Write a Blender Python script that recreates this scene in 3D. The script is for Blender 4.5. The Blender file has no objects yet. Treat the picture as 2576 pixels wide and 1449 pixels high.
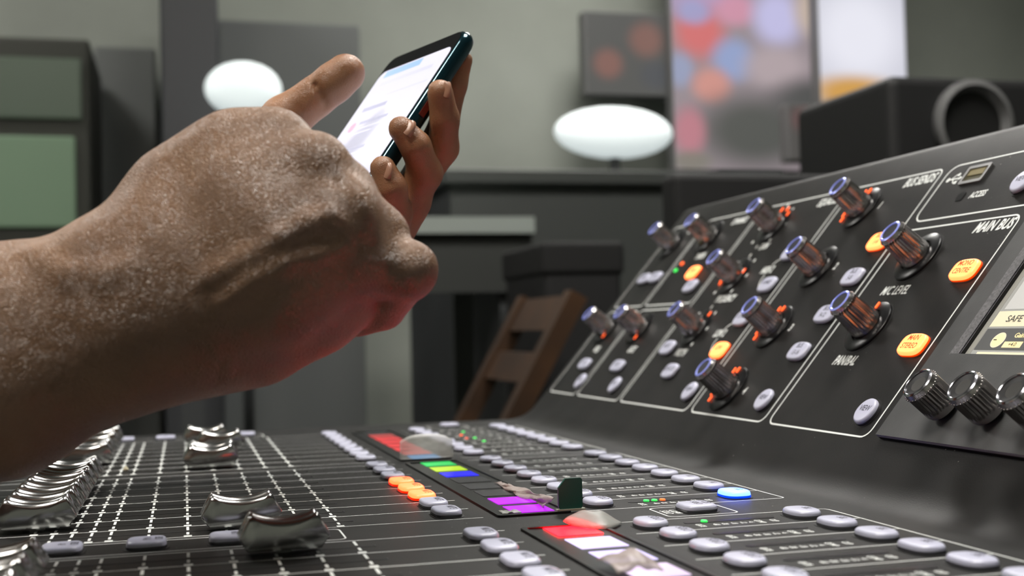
import bpy, bmesh, math, random
import numpy as np
from mathutils import Vector, Matrix
random.seed(4)
rng = np.random.default_rng(3)
sc = bpy.context.scene
COL = sc.collection
S = 0.0235                      # one deck unit (one channel strip pitch) in metres
Z0 = 0.85                       # height of the console deck above the floor
W, H = 2576, 1449
F = 3085.607                    # focal length in pixels
CAM = np.array([-0.01557, -26.672, 2.82158])
R = np.array([[0.96573817, -0.25836805, -0.0244078],
              [-0.01490988, 0.03865726, -0.99914129],
              [0.25908972, 0.96527279, 0.03348055]])
TH = math.radians(49.3966)      # slope of the upper panel
PX, PZ = 11.05662, 0.85         # where the printed frames of the upper panel begin
CT, ST = math.cos(TH), math.sin(TH)

# ------------------------------------------------------------------ helpers
def ray(u, v): return R.T @ np.array([(u - W/2)/F, (v - H/2)/F, 1.0])
def cp(u, v, d):                # pixel + depth (deck units) -> deck coordinates
    return CAM + d*ray(u, v)
def world(p): return Vector((p[0]*S, p[1]*S, p[2]*S + Z0))
def at_y(u, v, Y):              # pixel -> world point on the plane y = Y (metres)
    r = ray(u, v); t = (Y/S - CAM[1])/r[1]
    return world(CAM + t*r)
def pn(s, y, o=0.0):            # upper panel coordinates -> deck coordinates
    return (PX + s*CT - o*ST, y, PZ + s*ST + o*CT)

MATS = {}
def mat(name, col=(.5,.5,.5), rough=.5, metal=0, emit=None, es=1.0, spec=.5, noise=None, bump=None, coat=0, alpha=None, trans=0):
    if name in MATS: return MATS[name]
    m = bpy.data.materials.new(name); m.use_nodes = True
    nt = m.node_tree; b = nt.nodes['Principled BSDF']
    b.inputs['Base Color'].default_value = (*col, 1)
    b.inputs['Roughness'].default_value = rough
    b.inputs['Metallic'].default_value = metal
    b.inputs['Specular IOR Level'].default_value = spec
    b.inputs['Coat Weight'].default_value = coat
    if trans: b.inputs['Transmission Weight'].default_value = trans
    if alpha is not None: b.inputs['Alpha'].default_value = alpha
    if emit:
        b.inputs['Emission Color'].default_value = (*emit, 1)
        b.inputs['Emission Strength'].default_value = es
    tc = nt.nodes.new('ShaderNodeTexCoord')
    if noise:                    # (scale, dark factor, light factor)
        n = nt.nodes.new('ShaderNodeTexNoise'); n.inputs['Scale'].default_value = noise[0]; n.inputs['Detail'].default_value = 6
        r = nt.nodes.new('ShaderNodeValToRGB')
        r.color_ramp.elements[0].position = .35; r.color_ramp.elements[1].position = .7
        r.color_ramp.elements[0].color = (*[c*noise[1] for c in col], 1)
        r.color_ramp.elements[1].color = (*[min(1, c*noise[2]) for c in col], 1)
        nt.links.new(tc.outputs['Object'], n.inputs['Vector']); nt.links.new(n.outputs['Fac'], r.inputs['Fac'])
        nt.links.new(r.outputs['Color'], b.inputs['Base Color'])
    if bump:                     # (scale, strength, distance)
        n = nt.nodes.new('ShaderNodeTexNoise'); n.inputs['Scale'].default_value = bump[0]; n.inputs['Detail'].default_value = 5
        bp = nt.nodes.new('ShaderNodeBump'); bp.inputs['Strength'].default_value = bump[1]; bp.inputs['Distance'].default_value = bump[2]
        nt.links.new(tc.outputs['Object'], n.inputs['Vector']); nt.links.new(n.outputs['Fac'], bp.inputs['Height'])
        nt.links.new(bp.outputs['Normal'], b.inputs['Normal'])
    MATS[name] = m
    return m

def new_obj(name, me, mats=None, parent=None, loc=(0,0,0), rot=(0,0,0)):
    if mats is not None:
        for m in (mats if isinstance(mats, (list, tuple)) else [mats]): me.materials.append(m)
    o = bpy.data.objects.new(name, me); COL.objects.link(o)
    o.location = loc; o.rotation_euler = rot
    if parent is not None: o.parent = parent
    return o
def tag(o, label=None, cat=None, group=None, kind=None):
    if label: o['label'] = label
    if cat: o['category'] = cat
    if group: o['group'] = group
    if kind: o['kind'] = kind
    return o
def empty(name, loc=(0,0,0), rot=(0,0,0)):
    o = bpy.data.objects.new(name, None); COL.objects.link(o); o.location = loc; o.rotation_euler = rot
    o.empty_display_size = .02
    return o

class MB:                        # collects geometry for ONE mesh object
    def __init__(s): s.v = []; s.f = []; s.m = []
    def add(s, vs, fs, mi=0):
        b = len(s.v); s.v += [tuple(v) for v in vs]; s.f += [tuple(b+i for i in f) for f in fs]; s.m += [mi]*len(fs)
    def quad(s, a, b, c, d, mi=0): s.add([a,b,c,d], [(0,1,2,3)], mi)
    def box(s, x0,x1,y0,y1,z0,z1, mi=0, fn=None):
        v = [(x0,y0,z0),(x1,y0,z0),(x1,y1,z0),(x0,y1,z0),(x0,y0,z1),(x1,y0,z1),(x1,y1,z1),(x0,y1,z1)]
        if fn: v = [fn(*p) for p in v]
        s.add(v, [(3,2,1,0),(4,5,6,7),(0,1,5,4),(1,2,6,5),(2,3,7,6),(3,0,4,7)], mi)
    def loft(s, rings, caps=True, mi=0):
        n = len(rings[0]); vs = [p for r in rings for p in r]; fs = []
        for i in range(len(rings)-1):
            for j in range(n):
                k = (j+1) % n
                fs.append((i*n+j, i*n+k, (i+1)*n+k, (i+1)*n+j))
        if caps: fs.append(tuple(range(n-1,-1,-1))); fs.append(tuple((len(rings)-1)*n+j for j in range(n)))
        s.add(vs, fs, mi)
    def ribbon(s, pts, w, fn, closed=False, mi=0):   # flat line of width w through 2D points
        n = len(pts); L = []; Rr = []
        for i in range(n):
            a = np.array(pts[(i-1) % n if closed else max(i-1,0)], float); b = np.array(pts[(i+1) % n if closed else min(i+1,n-1)], float)
            c = np.array(pts[i], float); d = b-a; d /= (np.linalg.norm(d)+1e-9); nn = np.array([-d[1], d[0]])*w/2
            L.append(c+nn); Rr.append(c-nn)
        for i in range(n if closed else n-1):
            j = (i+1) % n
            s.quad(fn(*Rr[i]), fn(*Rr[j]), fn(*L[j]), fn(*L[i]), mi)
    def mesh(s, name, scale=S, smooth=None):
        me = bpy.data.meshes.new(name)
        me.from_pydata([(v[0]*scale, v[1]*scale, v[2]*scale) for v in s.v], [], s.f)
        me.polygons.foreach_set('material_index', s.m)
        bm = bmesh.new(); bm.from_mesh(me); bmesh.ops.recalc_face_normals(bm, faces=bm.faces); bm.to_mesh(me); bm.free()
        if smooth is not None:
            me.polygons.foreach_set('use_smooth', [True]*len(me.polygons)); me.set_sharp_from_angle(angle=math.radians(smooth))
        return me
def superell(a, b, n, N=40):     # closed outline
    out = []
    for i in range(N):
        t = 2*math.pi*i/N; c, d = math.cos(t), math.sin(t)
        out.append((a*math.copysign(abs(c)**(2/n), c), b*math.copysign(abs(d)**(2/n), d)))
    return out
def rrect(x0, x1, y0, y1, r, k=5):
    p = []
    for cx_, cy_, a0 in ((x1-r,y1-r,0),(x0+r,y1-r,90),(x0+r,y0+r,180),(x1-r,y0+r,270)):
        for i in range(k+1):
            a = math.radians(a0+90*i/k); p.append((cx_+r*math.cos(a), cy_+r*math.sin(a)))
    return p
TXT = {}
def text_mesh(txt, size, shear=.22, weight=.012, spacing=.95, sx=.8):
    """verts (text X to the right, Y up) and faces of a flat lettering, left aligned, size in deck units"""
    key = (txt, shear, weight, spacing)
    if key not in TXT:
        cu = bpy.data.curves.new('t', 'FONT'); cu.body = txt; cu.size = 1; cu.shear = shear; cu.offset = weight; cu.space_character = spacing
        cu.resolution_u = 3; cu.align_x = 'CENTER'; cu.align_y = 'CENTER'; cu.fill_mode = 'FRONT'
        o = bpy.data.objects.new('t', cu); COL.objects.link(o)
        dg = bpy.context.evaluated_depsgraph_get(); me = bpy.data.meshes.new_from_object(o.evaluated_get(dg))
        TXT[key] = ([tuple(v.co) for v in me.vertices], [tuple(p.vertices) for p in me.polygons])
        bpy.data.objects.remove(o); bpy.data.curves.remove(cu); bpy.data.meshes.remove(me)
    vs, fs = TXT[key]
    cl = lambda a, m: max(-m, min(m, a))
    return [(v[0]*size*sx, cl(v[1],.42)*size) for v in vs], fs
def put_text(mb, txt, size, x, y, fn, mi=0, **kw):   # centre at (x,y); reads towards -y, upright towards +x
    vs, fs = text_mesh(txt, size, **kw)
    mb.add([fn(x + v[1], y - v[0]) for v in vs], fs, mi)

# ------------------------------------------------------------------ materials
def deck_material():
    m = mat('console_black', (.012,.012,.012), .42, spec=.2)
    nt = m.node_tree; b = nt.nodes['Principled BSDF']; tc = nt.nodes.new('ShaderNodeTexCoord')
    n = nt.nodes.new('ShaderNodeTexNoise'); n.inputs['Scale'].default_value = 45; n.inputs['Detail'].default_value = 8
    r = nt.nodes.new('ShaderNodeValToRGB'); e = r.color_ramp.elements
    e[0].position=.35; e[0].color=(.0065,.0064,.0062,1); e[1].position=.75; e[1].color=(.0125,.0118,.011,1)
    v = nt.nodes.new('ShaderNodeTexVoronoi'); v.inputs['Scale'].default_value = 260
    r2 = nt.nodes.new('ShaderNodeValToRGB'); e=r2.color_ramp.elements; e[0].position=.05; e[0].color=(1,1,1,1); e[1].position=.075; e[1].color=(0,0,0,1)
    n2 = nt.nodes.new('ShaderNodeTexNoise'); n2.inputs['Scale'].default_value = 30
    mu = nt.nodes.new('ShaderNodeMath'); mu.operation='MULTIPLY'
    r3 = nt.nodes.new('ShaderNodeValToRGB'); e=r3.color_ramp.elements; e[0].position=.55; e[0].color=(0,0,0,1); e[1].position=.68; e[1].color=(1,1,1,1)
    mx = nt.nodes.new('ShaderNodeMixRGB'); mx.inputs['Color2'].default_value=(.35,.34,.31,1)
    for x in (n,v,n2): nt.links.new(tc.outputs['Object'], x.inputs['Vector'])
    nt.links.new(n.outputs['Fac'], r.inputs['Fac']); nt.links.new(v.outputs['Distance'], r2.inputs['Fac'])
    nt.links.new(n2.outputs['Fac'], r3.inputs['Fac'])
    nt.links.new(r2.outputs['Color'], mu.inputs[0]); nt.links.new(r3.outputs['Color'], mu.inputs[1])
    nt.links.new(mu.outputs[0], mx.inputs['Fac']); nt.links.new(r.outputs['Color'], mx.inputs['Color1']); nt.links.new(mx.outputs['Color'], b.inputs['Base Color'])
    nb = nt.nodes.new('ShaderNodeTexNoise'); nb.inputs['Scale'].default_value=1600; nb.inputs['Detail'].default_value=3
    bp = nt.nodes.new('ShaderNodeBump'); bp.inputs['Strength'].default_value=.25; bp.inputs['Distance'].default_value=.0002
    nt.links.new(tc.outputs['Object'], nb.inputs['Vector']); nt.links.new(nb.outputs['Fac'], bp.inputs['Height']); nt.links.new(bp.outputs['Normal'], b.inputs['Normal'])
    rr = nt.nodes.new('ShaderNodeMapRange'); rr.inputs['To Min'].default_value=.44; rr.inputs['To Max'].default_value=.54
    nt.links.new(n2.outputs['Fac'], rr.inputs['Value']); nt.links.new(rr.outputs[0], b.inputs['Roughness'])
    return m
M_DECK = deck_material()
M_PRINT = mat('white_print', (.75,.78,.76), .5)
M_SLOT = mat('slot_black', (.003,.003,.003), .6)
M_GLOSS = mat('gloss_black', (.008,.008,.009), .28, spec=.3)
M_CAP = mat('smoked_chrome', (.40,.40,.395), .2, 1, bump=(90,.05,.0004))
M_KNOB = mat('knob_metal', (.46,.44,.43), .24, 1)
M_KNOBR = mat('knob_blue_ring', (.40,.45,.90), .22, .6, emit=(.17,.20,.62), es=.5)
M_KNOBC = mat('knob_chrome_ring', (.62,.62,.68), .16, 1)
M_INLAY = mat('knob_inlay', (.012,.012,.013), .45)
M_BTN = mat('button_white', (.50,.51,.64), .32, spec=.6, bump=(500,.04,.0003))
M_BTN_RED = mat('button_lit_red', (.8,.2,.1), .4, emit=(7, .42, .10), es=1)
M_BTN_AMB = mat('button_lit_amber', (.8,.3,.1), .4, emit=(2.6, .62, .16), es=1)
M_BTN_BLUE = mat('button_lit_blue', (.2,.5,.9), .4, emit=(.42, .86, 9), es=1)
M_RIMRED = mat('button_rim_red', (.5,.02,.0), .35, emit=(1.6,.02,.0), es=1)
M_RIMAMB = mat('button_rim_amber', (.5,.05,.0), .35, emit=(.8,.05,.0), es=1)
M_RIMBLUE = mat('button_rim_blue', (.0,.04,.5), .35, emit=(.0,.06,1.0), es=1)
M_RIM = mat('button_rim_grey', (.06,.06,.07), .2, spec=.8)
M_INK = mat('button_ink', (.05,.05,.08), .6)
M_INKR = mat('button_ink_amber', (.3,.03,.0), .6, emit=(.35,.03,.0), es=1)
M_LEDO = mat('led_orange', (.9,.2,.05), .4, emit=(1.7,.14,.02), es=1)
M_LEDG = mat('led_green', (.1,.8,.2), .4, emit=(.01,.75,.05), es=1.3)
M_LEDR = mat('led_red', (.8,.1,.05), .4, emit=(1.0,.06,.03), es=1)

# ------------------------------------------------------------------ the console
console = empty('mixing_console', (0,0,Z0))
tag(console, 'black digital mixing console with fader deck and sloping knob panel', 'mixing console')
G1, G2 = 0.63403, 1.27346
GR = {'far': 8.0, 'mid': -G1, 'near': -(G1+8+G2)}     # y of line 0 of every bank of eight strips
def ln(g, k): return GR[g] - k
Y_FAR, Y_NEAR = 10.75, -24.5
# body: one profile swept along the width
prof = [(-4.9,-2.4),(-5.05,-.5),(-5.0,-.2),(-4.85,-.05),(-4.7,0)]
prof += [(x,0) for x in np.linspace(-4.5,9.75,10)]
for i in range(1,9):             # fillet into the slope
    a = TH*i/8; rr_ = 1.25; prof.append((9.75 + rr_*math.sin(a), rr_*(1-math.cos(a))))
fx, fz = prof[-1]
off = (fx-PX)*(-ST) + (fz-PZ)*CT    # distance of the fillet end from the panel plane
for x,z in [prof.pop()]: pass
e0 = pn(-.35,0); prof.append((e0[0],e0[2]))
for s_ in (0.5,3,6,7.45): q=pn(s_,0); prof.append((q[0],q[2]))
for i in range(1,7):
    a = math.radians(20*i); q = pn(7.45+.35*math.sin(a),0,-.35+.35*math.cos(a)); prof.append((q[0],q[2]))
q = pn(7.6,0,-3.5); prof += [(q[0],q[2]), (q[0]+.3,-2.4)]
mb = MB()
def body_ring(y, inset=0.0):
    cxm = np.mean([p_[0] for p_ in prof]); return [(p_[0], y, p_[1]-inset*(1 if p_[1]>-2 else 0)) for p_ in prof]
ys = [Y_NEAR] + list(np.linspace(-20, 8, 8)) + [Y_FAR-.12, Y_FAR]
mb.loft([body_ring(y, .0 if y < Y_FAR else .1) for y in ys])
body = new_obj('console_body', mb.mesh('console_body', smooth=40), M_DECK, console)

# printed markings of the deck
EPS = .0035
dk = lambda x, y: (x, y, EPS)
COLS = [-2.16,-1.88,-1.61,-1.34,-1.07,-.54,0,.545,1.09,1.62,2.16]
NB = {'far': 8, 'mid': 8, 'near': 8}
mb = MB(); LW = .026
for g in GR:
    y0, y1 = ln(g,0), ln(g,8)
    mb.ribbon([(-3.6,y0),(-3.6,y1)], LW, dk); 
    mb.ribbon([(9.29,y0-.12),(9.29,y1+.08)], LW, dk)
    for k in range(9):
        y = ln(g,k)
        mb.ribbon([(-3.6,y),(4.29,y)], LW, dk)
        e = [(5.88,y),(9.29 if 0<k<8 else 9.19,y)]
        if k == 0: e += [(9.26,y-.03),(9.29,y-.12)]
        if k == 8: e += [(9.27,y+.03),(9.29,y+.08)]
        mb.ribbon(e, LW, dk)
    for k in range(8):
        y = ln(g,k)
        for cxn in COLS:
            mb.box(cxn-.019,cxn+.019,y-.39,y-.08,EPS,EPS+.002)
            mb.box(cxn-.019,cxn+.019,y-.79,y-.59,EPS,EPS+.002)
            mb.box(cxn-.055,cxn+.055,y-.985,y-.88,EPS,EPS+.002)
for yc in (8.65, -(G1+8)-G2/2):   # frames of the bank buttons in the gaps
    for x0,x1 in ((-3.3,2.1),(6.86,7.97)):
        mb.ribbon(rrect(x0,x1,yc-.46,yc+.46,.12), LW, dk, closed=True)
for yc in (-(G1+8)-G2/2,):
    put_text(mb,'CLEAR',.17,7.13,yc,dk,shear=.2,weight=.02); put_text(mb,'SOLO',.17,6.98,yc,dk,shear=.2,weight=.02)
LAB = [(6.95,'GATE'),(7.19,'-60'),(7.32,'-30'),(7.46,'-18'),(7.60,'-12'),(7.73,'-6'),(7.86,'COMP'),(8.08,'CLIP')]
for g in GR:
    for k in range(8):
        for x, t in LAB:
            put_text(mb, t, .125, x, ln(g,k)-.70, dk, shear=0, weight=.03)
new_obj('printed_markings', mb.mesh('printed_markings'), M_PRINT, body)

# fader slots, meter windows
for g in GR:
    for k in range(8):
        if g == 'near' and k > 5: continue
        y = ln(g,k)-.5
        m_ = MB(); m_.box(-2.36,2.375,-.022,.022,.0,.0055); m_.box(2.375,2.40,-.03,.03,.0,.008,1)
        new_obj('fader_slot', m_.mesh('fader_slot'), [M_SLOT, M_RIM], console, (0,y*S,0))
        m_ = MB(); o_ = rrect(6.82,8.22,-.07,.07,.065); m_.loft([[(a,b,0) for a,b in o_],[(a,b,.006) for a,b in o_]])
        new_obj('meter_window', m_.mesh('meter_window'), M_GLOSS, console, (0,(ln(g,k)-.42)*S,0))
LEDX = [6.99,7.13,7.27,7.41,7.55,7.69]
for g,k,x,m_ in [('mid',7,7.13,M_LEDG),('mid',7,7.27,M_LEDG),('mid',7,7.41,M_LEDO),('near',0,7.13,M_LEDG),('far',3,7.27,M_LEDG),('far',4,7.27,M_LEDG),('far',3,7.05,M_LEDR),('far',1,7.41,M_LEDG),('far',2,7.13,M_LEDO)]:
    b_ = MB(); o_ = superell(.045,.07,2,20); b_.loft([[(a,b,0) for a,b in o_],[(a*.9,b*.9,.02) for a,b in o_]])
    new_obj('meter_led', b_.mesh('meter_led', smooth=40), m_, console, (x*S,(ln(g,k)-.42)*S,.006*S))

# buttons -----------------------------------------------------------
def button_mesh(a, b, n, h=.115, txt=None, tsize=.16, lines=1, tx=.05, rimmat=1):
    mb = MB(); rings = []
    for sc_, z in ((1.0,.012),(1.0,.045)): rings.append([(p[0]*sc_, p[1]*sc_, z) for p in superell(a,b,n)])
    mb.loft(rings, mi=1)
    rings = []
    for sc_, z in ((.97,.04),(.97,h*.62),(.93,h*.85),(.86,h*.97),(.78,h)): rings.append([(p[0]*sc_, p[1]*sc_, z) for p in superell(a,b,n)])
    mb.loft(rings, mi=0)
    mb.loft([[(p[0]*1.12,p[1]*1.1,z) for p in superell(a,b,n)] for z in (0,.006)], mi=2)
    if txt:
        L = txt.split('\n')
        for i, t in enumerate(L):
            put_text(mb, t, tsize, tx + (len(L)-1)*tsize*.5 - i*tsize*1.05, 0, lambda x,y: (x,y,h+.002), mi=3, shear=.15, weight=.012)
    return mb
BM = {}
def button(name, kind, loc, rot=(0,0,0), lit=None, txt=None, label=None, parent=console):
    dims = {'mute':(.215,.36,3.6),'solo':(.225,.32,2.5),'sel':(.23,.33,2.7),'rect':(.24,.36,3.2),'view':(.275,.265,2.0),'bank':(.27,.30,4.2),'wide':(.21,.42,3.4),'small':(.2,.24,2.6)}[kind]
    key = (kind, lit, txt)
    if key not in BM:
        ts = {'mute':.17,'solo':.18,'sel':.16,'rect':.17,'view':.17,'bank':.15}.get(kind,.16)
        me = button_mesh(*dims, txt=txt, tsize=ts, tx=.08 if kind in('mute','solo','sel','bank') else .03).mesh(name, smooth=35)
        lm = {None:(M_BTN,M_RIM,M_SLOT,M_INK),'red':(M_BTN_RED,M_RIMRED,M_SLOT,M_INKR),'amber':(M_BTN_AMB,M_RIMAMB,M_SLOT,M_INKR),'blue':(M_BTN_BLUE,M_RIMBLUE,M_SLOT,M_INK)}[lit]
        for m_ in lm: me.materials.append(m_)
        BM[key] = me
    o = bpy.data.objects.new(name, BM[key]); COL.objects.link(o); o.parent = parent
    o.location = [c*S for c in loc]; o.rotation_euler = rot
    if label: o['label'] = label
    return o
for g in GR:
    for k in range(8):
        if g == 'near' and k > 5: continue
        y = ln(g,k)-.5
        red = g == 'mid' and k in (3,4,5)
        button('mute_button','mute',(3.83,y,0), lit='red' if red else None, txt='MUTE', label='orange red lit mute button' if red else None)
        button('solo_button','solo',(6.28,y,0), txt='SOLO')
        blue = g == 'mid' and k == 7
        button('select_button','sel',(8.63,y,0), lit='blue' if blue else None, txt='SEL', label='bright blue lit select button' if blue else None)
for yc, nm in ((8.70,'A'),(-(G1+8)-G2/2,'B')):
    for i, x in enumerate((-2.7,-1.62,-.54,.54,1.62)):
        button('bank_button','bank',(x,yc,0),txt=['AUX\nIN','BUS\n1-8','BUS\n9-16','MTX','DCA'][i])
    button('clear_solo_button','bank',(7.47,yc,0),txt='CLR\nSOLO')

# channel displays --------------------------------------------------
DISP = {('far',7):((.0,.42,1.0),'cyan lit channel display'),('far',6):((.9,.035,.045),'red lit channel display'),('far',5):((.9,.035,.045),'red lit channel display'),('far',4):((.9,.035,.045),'red lit channel display'),
        ('far',3):((.9,.035,.045),'red lit channel display'),('far',2):((.9,.035,.045),'red lit channel display'),('far',1):((.6,.05,.05),'red lit channel display'),
        ('mid',0):((.0,.75,.12),'green lit channel display'),('mid',1):((.62,.95,.02),'yellow lit channel display'),('mid',2):((.0,.0,1.3),'deep blue lit channel display'),
        ('mid',6):((.68,.0,1.1),'magenta lit channel display'),('mid',7):((.68,.0,1.1),'magenta lit channel display'),
        ('near',0):((46,.026,.085),'red lit channel display'),('near',1):((1.2,1.0,1.6),'white lit channel display'),('near',2):((1.1,.95,1.6),'white lit channel display'),('near',3):((1.2,.95,1.3),'white lit channel display')}
def disp_mat(i, c):
    m = mat('display_%d'%i, (.02,.02,.02), .2)
    nt = m.node_tree; b = nt.nodes['Principled BSDF']; tc = nt.nodes.new('ShaderNodeTexCoord')
    n = nt.nodes.new('ShaderNodeTexNoise'); n.inputs['Scale'].default_value=60; n.inputs['Detail'].default_value=1
    r = nt.nodes.new('ShaderNodeValToRGB'); r.color_ramp.elements[0].position=.2; r.color_ramp.elements[1].position=.8
    r.color_ramp.elements[0].color=(*[x*.72 for x in c],1); r.color_ramp.elements[1].color=(*[x*1.15 for x in c],1)
    nt.links.new(tc.outputs['Object'], n.inputs['Vector']); nt.links.new(n.outputs['Fac'], r.inputs['Fac'])
    nt.links.new(r.outputs['Color'], b.inputs['Emission Color']); b.inputs['Emission Strength'].default_value = 1
    return m
M_OFF = mat('display_off', (.035,.035,.04), .25)
for g in GR:
    mb = MB(); y0, y1 = ln(g,0)-.02, ln(g,8)-.12
    o_ = rrect(4.50,5.66,y1,y0,.08); i_ = rrect(4.58,5.60,y1+.08,y0-.08,.05)
    mb.loft([[(a,b,0) for a,b in o_],[(a,b,.035) for a,b in o_],[(a,b,.035) for a,b in i_],[(a,b,.012) for a,b in i_]], caps=False)
    mb.add([(a,b,.012) for a,b in i_],[tuple(range(len(i_)))])
    new_obj('display_bezel', mb.mesh('display_bezel', smooth=30), M_GLOSS, console)
    for k in range(8):
        if g == 'near' and k > 5: continue
        y = ln(g,k)-.1
        d = DISP.get((g,k))
        m_ = disp_mat(list(DISP).index((g,k)), d[0]) if d else M_OFF
        mb = MB(); o_ = rrect(4.82,5.46,-.76,0,.02); mb.loft([[(a,b,0) for a,b in o_],[(a,b,.008) for a,b in o_]])
        me = mb.mesh('channel_display')
        o = new_obj('channel_display', me, m_, console, (0,y*S,.012*S))
        if d: o['label'] = d[1]

# fader caps ----------------------------------------------------------
def cap_mesh():
    mb = MB()
    N = 17
    def outline(dtop, inset):
        p = []
        for i in range(N):
            t = -1 + 2*i/(N-1); x = .41*t*(1-inset*.4)
            z = .395 + .095*t*t - dtop
            p.append((x, z))
        r_ = [(.44,.465-dtop*.7),(.575-inset*.05,.215),(.57-inset*.05,.17),(.475-inset*.05,.035)]
        l_ = [(-x,z) for x,z in reversed(r_)]
        return p + r_ + l_
    st = [(-.285,.085,.5),(-.275,.055,.25),(-.252,.022,.1),(-.222,.005,0),(-.19,0,0),(-.155,.006,0),(-.125,.024,0),(-.10,.05,0),(-.08,.062,0)]; st = st + [(-a,b,c) for a,b,c in reversed(st)]
    mb.loft([[(x,y,z) for x,z in outline(d,i)] for y,d,i in st])
    mb.box(-.1,.1,-.03,.03,-.05,.12)
    me = mb.mesh('fader_cap', smooth=50); me.materials.append(M_CAP); return me
CAPM = cap_mesh()
CAPS = [('mid',k,-2.16) for k in range(7)] + [('mid',7,.76),('near',0,1.195)] + [('near',k,-2.16) for k in range(1,6)]
CAPS += [('far',k,-2.16) for k in (0,2,4,5)] + [('far',7,.50),('far',6,.55),('far',3,.82),('far',1,.50)]
for g,k,x in CAPS:
    o = bpy.data.objects.new('fader_cap', CAPM); COL.objects.link(o); o.parent = console
    o.location = (x*S, (ln(g,k)-.5)*S, .04*S)
    o.rotation_euler = (0, 0, random.uniform(-.02,.02))

# ------------------------------------------------------------------ sloping panel
PR = (0,-TH,0)
def ploc(s, y, o=0): q = pn(s,y,o); return [c*S for c in q]
pf = lambda s, y: pn(s, y, EPS)
mb = MB(); LWP = .036
def frame(y0,y1,s0,s1,r=.2): mb.ribbon([(a,b) for a,b in rrect(s0,s1,min(y0,y1),max(y0,y1),r)], LWP, pf, closed=True)
frame(-.722,-4.328,0,6.727)                 # bus sends
frame(-4.566,-8.192,0,4.98)                 # main bus
frame(-4.584,-12.6,5.205,6.727,.28)          # recorder
frame(-.493,3.95,0,6.727)                   # equaliser
frame(4.12,7.6,0,3.2); frame(4.12,7.6,3.38,6.727)
frame(7.78,10.3,0,3.2); frame(7.78,10.3,3.38,6.727)
def pt(txt,size,s,y,**kw): kw.setdefault('spacing',1.03); kw['weight']=kw.get('weight',.02)+.008 if '/C' not in txt else .012; put_text(mb,txt,size,s,y,pf,**kw)
pt('BUS SENDS',.36,6.50,-3.62,shear=.25,weight=.02,sx=.62); pt('MAIN BUS',.36,4.77,-7.55,shear=.25,weight=.022,sx=.66)
pt('M/C LEVEL',.31,3.33,-5.78,shear=.25,weight=.012,sx=.62); pt('PAN/BAL',.31,1.60,-5.78,shear=.25,weight=.022,sx=.62)
pt('ACCESS',.22,5.72,-6.28,shear=.25,weight=.022,sx=.62); pt('EQUALISER',.34,6.45,.15,shear=.25,weight=.02,sx=.6)
for i,s_ in enumerate((5.93,4.17,2.44,.70)): pt(str(i+1),.26,s_,-2.63,shear=.2,weight=.02)
for s_,y,t in [(5.18,2.07,'GAIN'),(3.43,2.04,'FREQUENCY'),(1.66,2.3,'WIDTH'),(4.3,.78,'HIGH 2'),(2.29,.79,'LOW 2'),(5.19,6.11,'THRESH'),(6.42,5.1,'DYNAMICS'),(6.42,8.4,'CONFIG'),(1.70,8.9,'FREQ'),(1.72,5.9,'GATE')]:
    pt(t,.3,s_,y,shear=.22,weight=.03,sx=.62)
for yk in (2.5,):
    for sk in (5.93,4.2,2.46):
        for a in range(0,360,45): mb.add([pf(sk+.72*math.cos(math.radians(a))+dx,yk+.72*math.sin(math.radians(a))+dy) for dx,dy in ((-.05,-.04),(.05,-.04),(.05,.04),(-.05,.04))],[(0,1,2,3)])
def arc(s0,y0,s1,y1,bul): return [(s0+(s1-s0)*t, y0+(y1-y0)*t+bul*math.sin(math.pi*t)) for t in np.linspace(0,1,9)]
mb.ribbon(arc(4.45,.70,4.72,.2,.12),LWP,pf); mb.ribbon(arc(4.15,.72,3.62,.42,.1),LWP,pf)
mb.ribbon(arc(2.42,.70,2.72,.2,.12),LWP,pf); mb.ribbon(arc(2.15,.72,1.62,.42,.1),LWP,pf)
new_obj('panel_markings', mb.mesh('panel_markings'), M_PRINT, body)

# rotary encoders
def knob_mesh(r0, r1, h, flutes, top=.1):
    mb = MB(); N = flutes*6; rings = []
    for t in np.linspace(0,1,12):
        z = .05 + (h-.12-.05)*t; rb = r0 + (r1-r0)*t
        amp = .0 if (t < .18) else .022*min(1,(t-.18)*8)
        rings.append([((rb-amp*(.5-.5*math.cos(2*math.pi*j/6)))*math.cos(2*math.pi*j/N), (rb-amp*(.5-.5*math.cos(2*math.pi*j/6)))*math.sin(2*math.pi*j/N), z) for j in range(N)])
    c = lambda r,z: [(r*math.cos(2*math.pi*j/N), r*math.sin(2*math.pi*j/N), z) for j in range(N)]
    rings = [c(r0*.93,.0), c(r0*.93,.05)] + rings + [c(r1+.006,h-.10), c(r1-.004,h-.075), c(top,h-.02), c(top-.02,h-.045)]
    mb.loft(rings, mi=0)
    for j in range(flutes):      # small beads where the flutes end
        a = 2*math.pi*j/flutes; q = (r1+.004)*math.cos(a), (r1+.004)*math.sin(a), h-.10; b_ = .014
        rr2 = [[(q[0]+b_*math.sin(t)*math.cos(p), q[1]+b_*math.sin(t)*math.sin(p), q[2]+b_*math.cos(t)) for p in np.linspace(0,2*math.pi,7)[:-1]] for t in (.3,.9,1.57,2.2,2.8)]
        mb.loft(rr2)
    return mb
def ring_mesh(ro, ri, z, hgt):
    mb = MB(); N = 64; c = lambda r,zz: [(r*math.cos(2*math.pi*j/N), r*math.sin(2*math.pi*j/N), zz) for j in range(N)]
    mb.loft([c(ro,z-hgt), c(ro,z-hgt*.4), c(ro-.012,z-.012), c(ro-.035,z), c(ri+.02,z), c(ri,z-.012), c(ri,z-.03)], caps=False)
    return mb
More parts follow.
